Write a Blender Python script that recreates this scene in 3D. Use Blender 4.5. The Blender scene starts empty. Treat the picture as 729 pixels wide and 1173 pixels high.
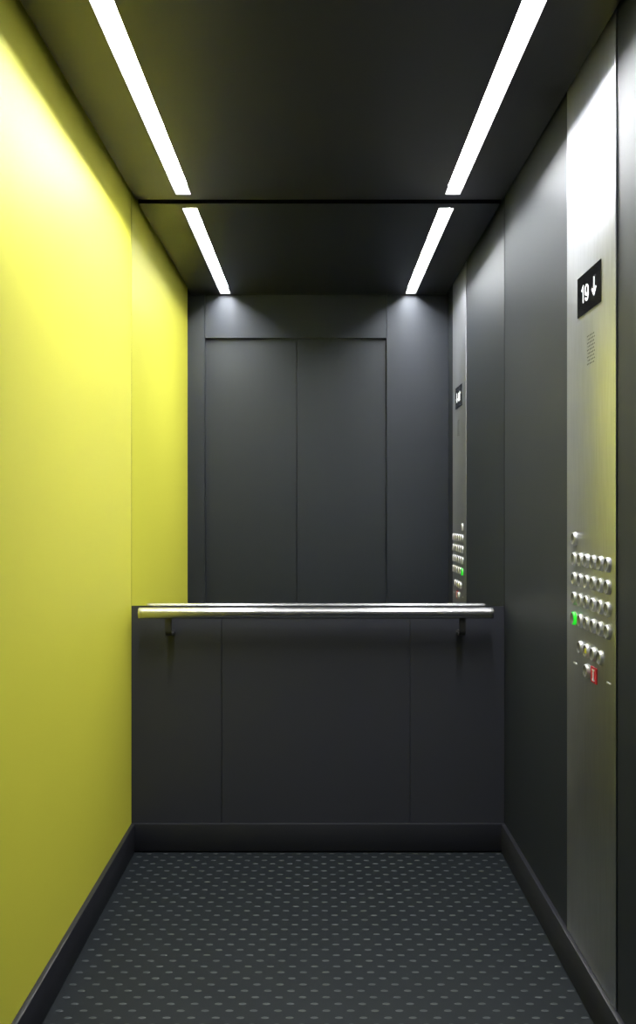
import bpy, bmesh, math
from mathutils import Vector, Matrix
C = bpy.context.scene.collection
PI = math.pi

# ---------------------------------------------------------------- sizes (metres)
DC = 3.05            # camera to the mirror wall
CZ = 1.2009          # eye height
D = 1.313            # depth of the cab
W = 0.661            # half width of the cab
H = 2.30             # underside of the suspended ceiling
TOP = 2.39
SK = 0.10            # skirting height
FP = 323.5 * DC      # focal length in pixels of a 729x1173 frame

# ---------------------------------------------------------------- helpers
def finish(name, bm, mat, parent=None, smooth=False, angle=35):
    bmesh.ops.recalc_face_normals(bm, faces=bm.faces)
    me = bpy.data.meshes.new(name)
    bm.to_mesh(me); bm.free()
    for m in (mat if isinstance(mat, (list, tuple)) else [mat]):
        me.materials.append(m)
    if smooth:
        for p in me.polygons: p.use_smooth = True
        me.set_sharp_from_angle(angle=math.radians(angle))
    o = bpy.data.objects.new(name, me); C.objects.link(o)
    if parent: o.parent = parent
    return o

def box(bm, x0, x1, y0, y1, z0, z1, bev=0.0, mi=0, seg=2):
    vs = [bm.verts.new((x, y, z)) for x in (x0, x1) for y in (y0, y1) for z in (z0, z1)]
    fs = []
    for q in ((0,1,3,2),(4,6,7,5),(0,4,5,1),(2,3,7,6),(0,2,6,4),(1,5,7,3)):
        f = bm.faces.new([vs[i] for i in q]); f.material_index = mi; fs.append(f)
    if bev:
        es = list({e for f in fs for e in f.edges})
        bmesh.ops.bevel(bm, geom=es, offset=bev, segments=seg, profile=0.5, affect='EDGES', clamp_overlap=True)

def lathe(bm, prof, M, seg=32, mi=0):
    """prof: (r, h) along local z; M places it."""
    rings = []
    for r, h in prof:
        if r < 1e-6:
            rings.append([bm.verts.new(M @ Vector((0, 0, h)))])
        else:
            rings.append([bm.verts.new(M @ Vector((r*math.cos(2*PI*k/seg), r*math.sin(2*PI*k/seg), h))) for k in range(seg)])
    for a, b in zip(rings, rings[1:]):
        for k in range(seg):
            k2 = (k+1) % seg
            if len(a) == 1: f = bm.faces.new((a[0], b[k], b[k2]))
            elif len(b) == 1: f = bm.faces.new((a[k], b[0], a[k2]))
            else: f = bm.faces.new((a[k], b[k], b[k2], a[k2]))
            f.material_index = mi

def tube(bm, pts, r, seg=20):
    pts = [Vector(p) for p in pts]
    rings = []
    for i, p in enumerate(pts):
        t = (pts[min(i+1, len(pts)-1)] - pts[max(i-1, 0)]).normalized()
        ref = Vector((1, 0, 0)) if abs(t.x) < .9 else Vector((0, 0, 1))
        u = t.cross(ref).normalized(); v = t.cross(u)
        rings.append([bm.verts.new(p + r*(math.cos(2*PI*k/seg)*u + math.sin(2*PI*k/seg)*v)) for k in range(seg)])
    for a, b in zip(rings, rings[1:]):
        for k in range(seg):
            bm.faces.new((a[k], b[k], b[(k+1) % seg], a[(k+1) % seg]))
    bm.faces.new(rings[0]); bm.faces.new(rings[-1])

def stroke(bm, pts, w, M, h=0.0008):
    """flat ribbon of width w along 2-D points, thickness h, placed by M"""
    P = [Vector((p[0], p[1])) for p in pts]
    L, R = [], []
    for i, p in enumerate(P):
        a = (p - P[i-1]).normalized() if i else None
        b = (P[i+1] - p).normalized() if i < len(P)-1 else None
        t = ((a or b) + (b or a)).normalized()
        n = Vector((-t.y, t.x)); c = n.dot(Vector((-(b or a).y, (b or a).x)))
        k = w/2/max(c, .5)
        L.append(p + n*k); R.append(p - n*k)
    def ring(z): return ([bm.verts.new(M @ Vector((q.x, q.y, z))) for q in L], [bm.verts.new(M @ Vector((q.x, q.y, z))) for q in R])
    l0, r0 = ring(0); l1, r1 = ring(h)
    for i in range(len(P)-1):
        bm.faces.new((l1[i], l1[i+1], r1[i+1], r1[i])); bm.faces.new((l0[i], r0[i], r0[i+1], l0[i+1]))
        bm.faces.new((l0[i], l0[i+1], l1[i+1], l1[i])); bm.faces.new((r0[i], r1[i], r1[i+1], r0[i+1]))
    bm.faces.new((l0[0], l1[0], r1[0], r0[0])); bm.faces.new((l0[-1], r0[-1], r1[-1], l1[-1]))

def structure(name, bm, mat, smooth=False):
    o = finish(name, bm, mat, None, smooth); o['kind'] = 'structure'; return o

def thing(name, label, cat, loc, group=None):
    o = bpy.data.objects.new(name, None); C.objects.link(o)
    o.location = loc; o['label'] = label; o['category'] = cat; o.empty_display_size = .05
    if group: o['group'] = group
    return o

def local(o, loc):
    """mesh was written in world coordinates: move it under an Empty at loc"""
    o.data.transform(Matrix.Translation(-Vector(loc))); return o

# ---------------------------------------------------------------- materials
def mat(name, col, rough=.5, metal=0.0, spec=.5, emit=None, strength=0, coat=0, aniso=0):
    m = bpy.data.materials.new(name); m.use_nodes = True
    b = m.node_tree.nodes['Principled BSDF']
    b.inputs['Base Color'].default_value = (*col, 1)
    b.inputs['Roughness'].default_value = rough
    b.inputs['Metallic'].default_value = metal
    b.inputs['Specular IOR Level'].default_value = spec
    b.inputs['Coat Weight'].default_value = coat
    b.inputs['Anisotropic'].default_value = aniso
    if emit:
        b.inputs['Emission Color'].default_value = (*emit, 1)
        b.inputs['Emission Strength'].default_value = strength
    return m

def vary(m, scale, amount, stretch=(1, 1, 1), bump=0.0, dist=.001, rough_amp=0.0, detail=4):
    """small procedural variation of colour and relief"""
    nt = m.node_tree; N = nt.nodes; L = nt.links; b = N['Principled BSDF']
    tc = N.new('ShaderNodeTexCoord'); mp = N.new('ShaderNodeMapping'); no = N.new('ShaderNodeTexNoise')
    mp.inputs['Scale'].default_value = stretch
    no.inputs['Scale'].default_value = scale; no.inputs['Detail'].default_value = detail
    L.new(tc.outputs['Object'], mp.inputs['Vector']); L.new(mp.outputs['Vector'], no.inputs['Vector'])
    col = b.inputs['Base Color'].default_value[:]
    if amount:
        mix = N.new('ShaderNodeMix'); mix.data_type = 'RGBA'
        mix.inputs[6].default_value = tuple(c*(1-amount) for c in col[:3]) + (1,)
        mix.inputs[7].default_value = tuple(min(1, c*(1+amount)) for c in col[:3]) + (1,)
        L.new(no.outputs['Fac'], mix.inputs[0]); L.new(mix.outputs[2], b.inputs['Base Color'])
    if rough_amp:
        r = b.inputs['Roughness'].default_value
        mr = N.new('ShaderNodeMapRange')
        mr.inputs['To Min'].default_value = r-rough_amp; mr.inputs['To Max'].default_value = r+rough_amp
        L.new(no.outputs['Fac'], mr.inputs['Value']); L.new(mr.outputs['Result'], b.inputs['Roughness'])
    if bump:
        bp = N.new('ShaderNodeBump'); bp.inputs['Strength'].default_value = bump; bp.inputs['Distance'].default_value = dist
        L.new(no.outputs['Fac'], bp.inputs['Height']); L.new(bp.outputs['Normal'], b.inputs['Normal'])
    return m

YELLOW = vary(mat('yellow_laminate', (.88, .84, .080), .58, 0, .30), 3, .015)
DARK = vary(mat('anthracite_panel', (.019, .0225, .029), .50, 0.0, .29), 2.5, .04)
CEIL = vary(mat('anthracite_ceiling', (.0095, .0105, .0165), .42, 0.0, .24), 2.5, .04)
BACK = vary(mat('anthracite_back_panel', (.037, .039, .051), .46, 0.0, .4), 2.5, .04)
FRONT = vary(mat('anthracite_front', (.017, .020, .0265), .55, 0.0, .26), 2.5, .04)
DOORM = vary(mat('anthracite_door', (.017, .020, .025), .55, 0.0, .26), 2.5, .04)
SKIRT = vary(mat('dark_skirting', (.016, .017, .023), .5), 4, .04)
GAP = mat('black_gap', (.004, .004, .004), .9)
FLOOR = vary(mat('rubber_floor', (.009, .0125, .0155), .62, spec=.25), 60, .06)
STUD_GLINT = mat('rubber_stud_glint', (.042, .047, .051), .5, spec=.35)  # lighter than the sheet: the stud highlights are put into the colour
MIRROR = mat('mirror_glass', (.93, .94, .94), .0, 1.0)
STEEL = vary(mat('brushed_steel', (.51, .52, .55), .42, 1.0), 25, .20, (1, 4, .35), 0, .0005, .09)
CHROME = mat('polished_steel', (.72, .72, .72), .16, 1.0)
RAILM = vary(mat('satin_rail', (.66, .65, .65), .27, 1.0), 8, .02)
BLACKM = mat('black_bracket', (.022, .022, .024), .4)
GLASS = mat('black_display_glass', (.004, .004, .005), .12)
LCD = mat('display_white', (.8, .8, .8), .5, emit=(1, 1, 1), strength=1.2)
LAMP = mat('light_diffuser', (.9, .9, .9), .5, emit=(.97, .985, 1.0), strength=172)
BAFFLE = mat('dark_lamp_baffle', (.07, .07, .07), .7, spec=.1)  # channel sides made dark so they throw little light on the walls
GREEN = mat('green_lit_button', (.02, .3, .02), .4, emit=(.02, .75, .03), strength=.9)
YEL2 = mat('yellow_symbol', (.75, .72, .02), .5)
RED = mat('red_plate', (.62, .03, .04), .4)
WHITE = mat('white_print', (.85, .85, .85), .5)
BTNFACE = mat('button_face_darkened', (.17, .17, .19), .35, .4)  # metal dish painted darker in place of its dark reflection
BTNSIDE = mat('button_side_lit', (.74, .74, .77), .38, .55)  # brighter than the face: light on the button sides put into the colour

# ---------------------------------------------------------------- the cab
# floor: rubber sheet with rows of low oval studs, their highlights painted in lighter
bm = bmesh.new()
box(bm, -W-.03, W+.03, -D-.046, .06, -.03, 0)
PX, PY = .0585, .0289
row = 0
y = -.0225
while y > -D+.01:
    off = -.0088 + (PX/2 if row % 2 else 0)
    k0 = -12
    for k in range(-12, 13):
        x = off + k*PX
        if abs(x) < W-.025:
            n = 12
            r = []
            for (s, h) in ((1, 0), (.86, .0007), (.5, .0010)):
                r.append([bm.verts.new((x+.0098*s*math.cos(2*PI*i/n), y+.0044*s*math.sin(2*PI*i/n), h+.00002)) for i in range(n)])
            for a, b in zip(r, r[1:]):
                for i in range(n):
                    f = bm.faces.new((a[i], a[(i+1) % n], b[(i+1) % n], b[i])); f.material_index = 1; f.smooth = True
            f = bm.faces.new(r[-1]); f.material_index = 1; f.smooth = True
    y -= PY; row += 1
o = structure('floor', bm, [FLOOR, STUD_GLINT])

# side walls
bm = bmesh.new(); box(bm, -W-.03, -W, -D, .0, 0, TOP); structure('wall_left', bm, YELLOW)
bm = bmesh.new(); box(bm, W, W+.03, -D, .0, 0, TOP); structure('wall_right', bm, DARK)

# back wall: carcass, and three flat panels below the mirror with fine joints
MZ = .8686
bm = bmesh.new()
box(bm, -W-.03, W+.03, .008, .04, 0, TOP, mi=1)
for x0, x1 in ((-W+.001, -.3425), (-.3405, .3255), (.3265, W-.001)):
    box(bm, x0, x1, 0, .008, 0, MZ-.002, bev=.0008)
structure('wall_back', bm, [BACK, GAP])

# front wall: left and right returns, header over the doors
DX0, DX1, DZ, SEAM = -.573, .3475, 2.083, -.109
bm = bmesh.new()
box(bm, -W-.03, DX0-.0012, -D-.022, -D, 0, TOP)
box(bm, DX1+.0012, W+.03, -D-.022, -D, 0, TOP)
box(bm, DX0+.0012, DX1-.0012, -D-.022, -D, DZ, TOP)
structure('wall_front', bm, FRONT)
bm = bmesh.new(); box(bm, DX0-.02, SEAM-.0015, -D-.040, -D-.024, 0, DZ+.04, bev=.001); structure('door_1', bm, DOORM)
bm = bmesh.new(); box(bm, SEAM+.0015, DX1+.02, -D-.040, -D-.024, 0, DZ+.04, bev=.001); structure('door_2', bm, DOORM)
bm = bmesh.new(); box(bm, DX0-.06, DX1+.06, -D-.046, -D-.042, 0, TOP); structure('trim_1', bm, GAP)

# skirtings
T = .014
def skirt(name, *b):
    bm = bmesh.new(); box(bm, *b, bev=.001); return structure(name, bm, SKIRT, True)
skirt('baseboard_back', -W, W, -T, 0, .005, SK)
skirt('baseboard_left', -W, -W+T, -D, -T, .001, SK)
skirt('baseboard_right', W-T, W, -D, -T, .001, SK)

# suspended ceiling with two long slots, dark void above
RC = .030                     # diffuser set deep in its channel to cut light on the upper walls
LX, LW = .466, .0255          # lamp centre and half width
LY0, LY1 = -D+.026, -.068
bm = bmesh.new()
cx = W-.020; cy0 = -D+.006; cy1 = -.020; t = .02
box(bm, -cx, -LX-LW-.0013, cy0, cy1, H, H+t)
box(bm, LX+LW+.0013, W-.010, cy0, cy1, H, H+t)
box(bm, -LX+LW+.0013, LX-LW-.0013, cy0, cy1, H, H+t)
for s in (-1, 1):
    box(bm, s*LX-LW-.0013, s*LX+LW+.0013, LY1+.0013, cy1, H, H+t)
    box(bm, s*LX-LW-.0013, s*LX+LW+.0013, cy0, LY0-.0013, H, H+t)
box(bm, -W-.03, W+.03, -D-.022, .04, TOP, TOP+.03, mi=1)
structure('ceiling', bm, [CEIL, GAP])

for s, wd in ((-1, 'yellow wall'), (1, 'dark wall with the operating panel')):
    loc = (s*LX, (LY0+LY1)/2, H)
    t_ = thing('ceiling_light', f'long white recessed strip light in the ceiling beside the {wd}', 'ceiling light', loc, 'recessed strip lights in the ceiling')
    bm = bmesh.new(); box(bm, s*LX-LW+.0002, s*LX+LW-.0002, LY0+.0002, LY1-.0002, H+RC, H+RC+.004)
    local(finish('diffuser', bm, LAMP, t_), loc)
    bm = bmesh.new(); a, b, c, d = s*LX-LW, s*LX+LW, LY0, LY1; q = .0012; z0, z1 = H+.0002, H+RC+.012
    box(bm, a-q, a, c-q, d+q, z0, z1); box(bm, b, b+q, c-q, d+q, z0, z1)
    box(bm, a, b, c-q, c, z0, z1); box(bm, a, b, d, d+q, z0, z1); box(bm, a-q, b+q, c-q, d+q, z1, z1+.002)
    local(finish('housing', bm, BAFFLE, t_), loc)

# mirror on the upper half of the back wall
bm = bmesh.new(); box(bm, -W+.0004, W-.0006, 0, .006, MZ, TOP-.002, bev=.0008)
m = finish('wall_mirror', bm, MIRROR)
m['label'] = 'large frameless mirror covering the back wall above the handrail'; m['category'] = 'mirror'

# handrail
RY, RZ, RR = -.0695, .851, .0195
RX0, RX1 = -.621, .606
loc = (-.0075, 0, .80)
hr = thing('handrail', 'round satin steel handrail on two dark brackets below the mirror', 'handrail', loc)
bm = bmesh.new(); tube(bm, [(RX0+.012, RY, RZ), (RX1-.012, RY, RZ)], RR, 40)
local(finish('rail', bm, RAILM, hr, True, 50), loc)
for s, x in ((1, RX0), (-1, RX1)):
    bm = bmesh.new()
    M = Matrix.Translation((x, RY, RZ)) @ Matrix.Rotation(s*PI/2, 4, 'Y')
    lathe(bm, [(0, 0), (RR-.003, 0), (RR-.0008, .0008), (RR, .003), (RR, .0112), (RR-.0008, .0116), (0, .0116)], M, 40)
    local(finish('end_cap', bm, RAILM, hr, True, 40), loc)
for x in (-.518, .500):
    bm = bmesh.new()
    # flat bar: down from the rail, round a bend, back to the wall
    path = [(RY, RZ-RR+.003), (RY, RZ-RR-.038)] + [(RY+.020*(1-math.cos(t_)), RZ-RR-.038-.020*math.sin(t_)) for t_ in [i*PI/16 for i in range(1, 9)]] + [(-.004, RZ-RR-.058)]
    ring = []
    for i, (yy, zz) in enumerate(path):
        p0, p1 = path[max(i-1, 0)], path[min(i+1, len(path)-1)]
        ty, tz = p1[0]-p0[0], p1[1]-p0[1]; l = math.hypot(ty, tz); ny, nz = -tz/l*.004, ty/l*.004
        ring.append([bm.verts.new((x+sx*.011, yy+sn*ny, zz+sn*nz)) for sx, sn in ((-1, -1), (1, -1), (1, 1), (-1, 1))])
    for a_, b_ in zip(ring, ring[1:]):
        for k in range(4): bm.faces.new((a_[k], a_[(k+1) % 4], b_[(k+1) % 4], b_[k]))
    bm.faces.new(ring[0]); bm.faces.new(ring[-1])
    br = local(finish('bracket', bm, BLACKM, hr, True, 50), loc)
    bm = bmesh.new()
    M = Matrix.Translation((x, 0, RZ-RR-.058)) @ Matrix.Rotation(PI/2, 4, 'X')
    lathe(bm, [(0, .0002), (.0122, .0002), (.0122, .003), (.0112, .0040), (0, .0055)], M, 32)
    local(finish('mounting_plate', bm, BLACKM, br, True, 40), loc)

# ---------------------------------------------------------------- operating panel on the right wall
K = DC/2.9
PY0, PY1 = -1.093*K, -.740*K
pf = W-.004                       # face of the plate
loc = (W, (PY0+PY1)/2, SK)
op = thing('operating_panel', 'tall brushed steel lift control panel with buttons on the right wall', 'control panel', loc)
bm = bmesh.new(); box(bm, pf, W, PY0, PY1, SK+.001, TOP-.01, bev=.0012, seg=2)
local(finish('panel_plate', bm, STEEL, op, True, 40), loc)

def place(y, z, x=None):            # local x -> along the wall to the front, local y -> up, local z -> into the cab
    return Matrix.Translation((pf if x is None else x, y, z)) @ Matrix(((0, 0, -1, 0), (-1, 0, 0, 0), (0, 1, 0, 0), (0, 0, 0, 1)))

# floor indicator
dy0, dy1, dz0, dz1 = -1.004*K, -.832*K, 1.688, 1.788
bm = bmesh.new(); box(bm, pf-.002, pf, dy0, dy1, dz0, dz1, bev=.0008)
di = local(finish('floor_display', bm, GLASS, op), loc); di['label'] = 'black floor display showing 19 and a down arrow'
gx = pf-.0021
def glyph(name, strokes, y, z, w):
    bm = bmesh.new()
    for s in strokes: stroke(bm, s, w, place(y, z, gx))
    g = local(finish(name, bm, LCD, di), loc); return g
h = .041
glyph('digit', [[(0, h*.76), (.012, h*.98), (.012, 0)]], -.868*K, 1.7165, .0043)
cxn, r_ = .0135, .0115
loop = [(cxn + r_*math.cos(a), h-r_-.0022 + r_*1.02*math.sin(a)) for a in [2*PI*i/24 for i in range(25)]]
tail = [(cxn+r_, h-r_-.003), (cxn+r_, .014), (cxn+r_*.75, .006), (cxn+r_*.2, .0025), (cxn-r_*.4, .004), (cxn-r_*.85, .010)]
glyph('digit', [loop, tail], -.892*K, 1.7150, .0043)
glyph('down_arrow', [[(.018, .044), (.018, .004)], [(.003, .018), (.018, .002), (.033, .018)]], -.941*K, 1.7155, .0046)

# speaker grille: rows of small round holes
bm = bmesh.new()
for i in range(6):
    for j in range(9):
        y = -.905*K - i*.0095 - (.00475 if j % 2 else 0); z = 1.560 + j*.0085
        lathe(bm, [(0, .0003), (.0019, .0003), (.0019, -.0002)], place(y, z), 10)
sg = local(finish('speaker_grille', bm, GAP, op), loc); sg['label'] = 'patch of small round speaker holes'

# buttons
cols = [(-.812-.048*i)*K for i in range(6)]
R = .0168
def button_mesh(lit=False):
    bm = bmesh.new()
    I = Matrix.Identity(4)
    e = .0095 if lit else .008
    lathe(bm, [(R+.0012, 0), (R+.0012, .0012), (R, .0018)], I, 32, 2)
    lathe(bm, [(R, .0018), (R-.0002, e-.003), (R-.0012, e-.001), (R-.003, e)], I, 32, 1)
    lathe(bm, [(R-.003, e), (R-.0045, e-.0012), (.004, e-.0028), (0, e-.0029)], I, 32, 0)
    bmesh.ops.recalc_face_normals(bm, faces=bm.faces)
    me = bpy.data.meshes.new('button'); bm.to_mesh(me); bm.free()
    me.materials.append(BTNFACE); me.materials.append(GREEN if lit else BTNSIDE); me.materials.append(BTNSIDE)
    for p in me.polygons: p.use_smooth = True
    me.set_sharp_from_angle(angle=math.radians(50))
    return me
BM_, BL_ = button_mesh(), button_mesh(True)
inv = Matrix.Translation(-Vector(loc))
def button(y, z, lit=False):
    b = bpy.data.objects.new('button', BL_ if lit else BM_); C.objects.link(b)
    b.parent = op; b.matrix_local = inv @ place(y, z)
    return b
button(cols[0], 1.1325)
for zi, z in enumerate((1.0815, 1.031, .981, .930)):
    for ci in range(6):
        b = button(cols[ci], z, lit=(zi == 3 and ci == 0))
        if zi == 3 and ci == 0: b['label'] = 'green lit button'
for ci in (1, 2, 3, 4):
    b = button(cols[ci], .863)
    if ci == 2:
        b['label'] = 'button with yellow bell symbol'
        bm = bmesh.new()
        prof = [(0, -.006), (.0075, -.006), (.0055, -.003), (.005, .003), (.003, .006), (0, .0075)]
        vs = [bm.verts.new((x, y, .0062)) for x, y in prof] + [bm.verts.new((-x, y, .0066)) for x, y in reversed(prof[1:-1])]
        f = bm.faces.new(vs)
        r = bmesh.ops.extrude_face_region(bm, geom=[f])
        bmesh.ops.translate(bm, vec=(0, 0, -.0012), verts=[v for v in r['geom'] if isinstance(v, bmesh.types.BMVert)])
        s_ = finish('bell_symbol', bm, YEL2, b)
button(cols[2], .8145)
# red plate with white pictogram
bm = bmesh.new(); box(bm, pf-.0030, pf, cols[3]-.021, cols[3]+.021, .7945, .8325, bev=.001)
rp = local(finish('red_plate', bm, RED, op), loc); rp['label'] = 'small red plate with white pictogram'
bm = bmesh.new()
M = place(cols[3], .8135, pf-.0031)
stroke(bm, [(0, -.013), (0, .013)], .008, M, .0005)
stroke(bm, [(-.009, .012), (.009, .012)], .004, M, .0006)
stroke(bm, [(-.009, -.012), (.009, -.012)], .004, M, .0006)
local(finish('pictogram', bm, WHITE, rp), loc)
for y in (cols[0]+.002, cols[5]):
    bm = bmesh.new(); box(bm, pf-.0006, pf, y-.013, y+.013, .8130, .8165)
    local(finish('small_marking', bm, WHITE, op), loc)

# ---------------------------------------------------------------- world, camera, colour management
w = bpy.data.worlds.new('World'); bpy.context.scene.world = w; w.use_nodes = True
w.node_tree.nodes['Background'].inputs[0].default_value = (.02, .02, .02, 1)
cam = bpy.data.cameras.new('Camera'); co = bpy.data.objects.new('Camera', cam); C.objects.link(co)
co.location = (0, -DC, CZ); co.rotation_euler = (PI/2, 0, 0)
cam.sensor_fit = 'VERTICAL'; cam.sensor_height = 24; cam.lens = 24*FP/1173
cam.clip_start = DC*.582   # section cut just inside the closed doors
bpy.context.scene.camera = co
v = bpy.context.scene.view_settings
v.view_transform = 'Standard'; v.look = 'None'; v.gamma = 1; v.exposure = 0; v.use_curve_mapping = False
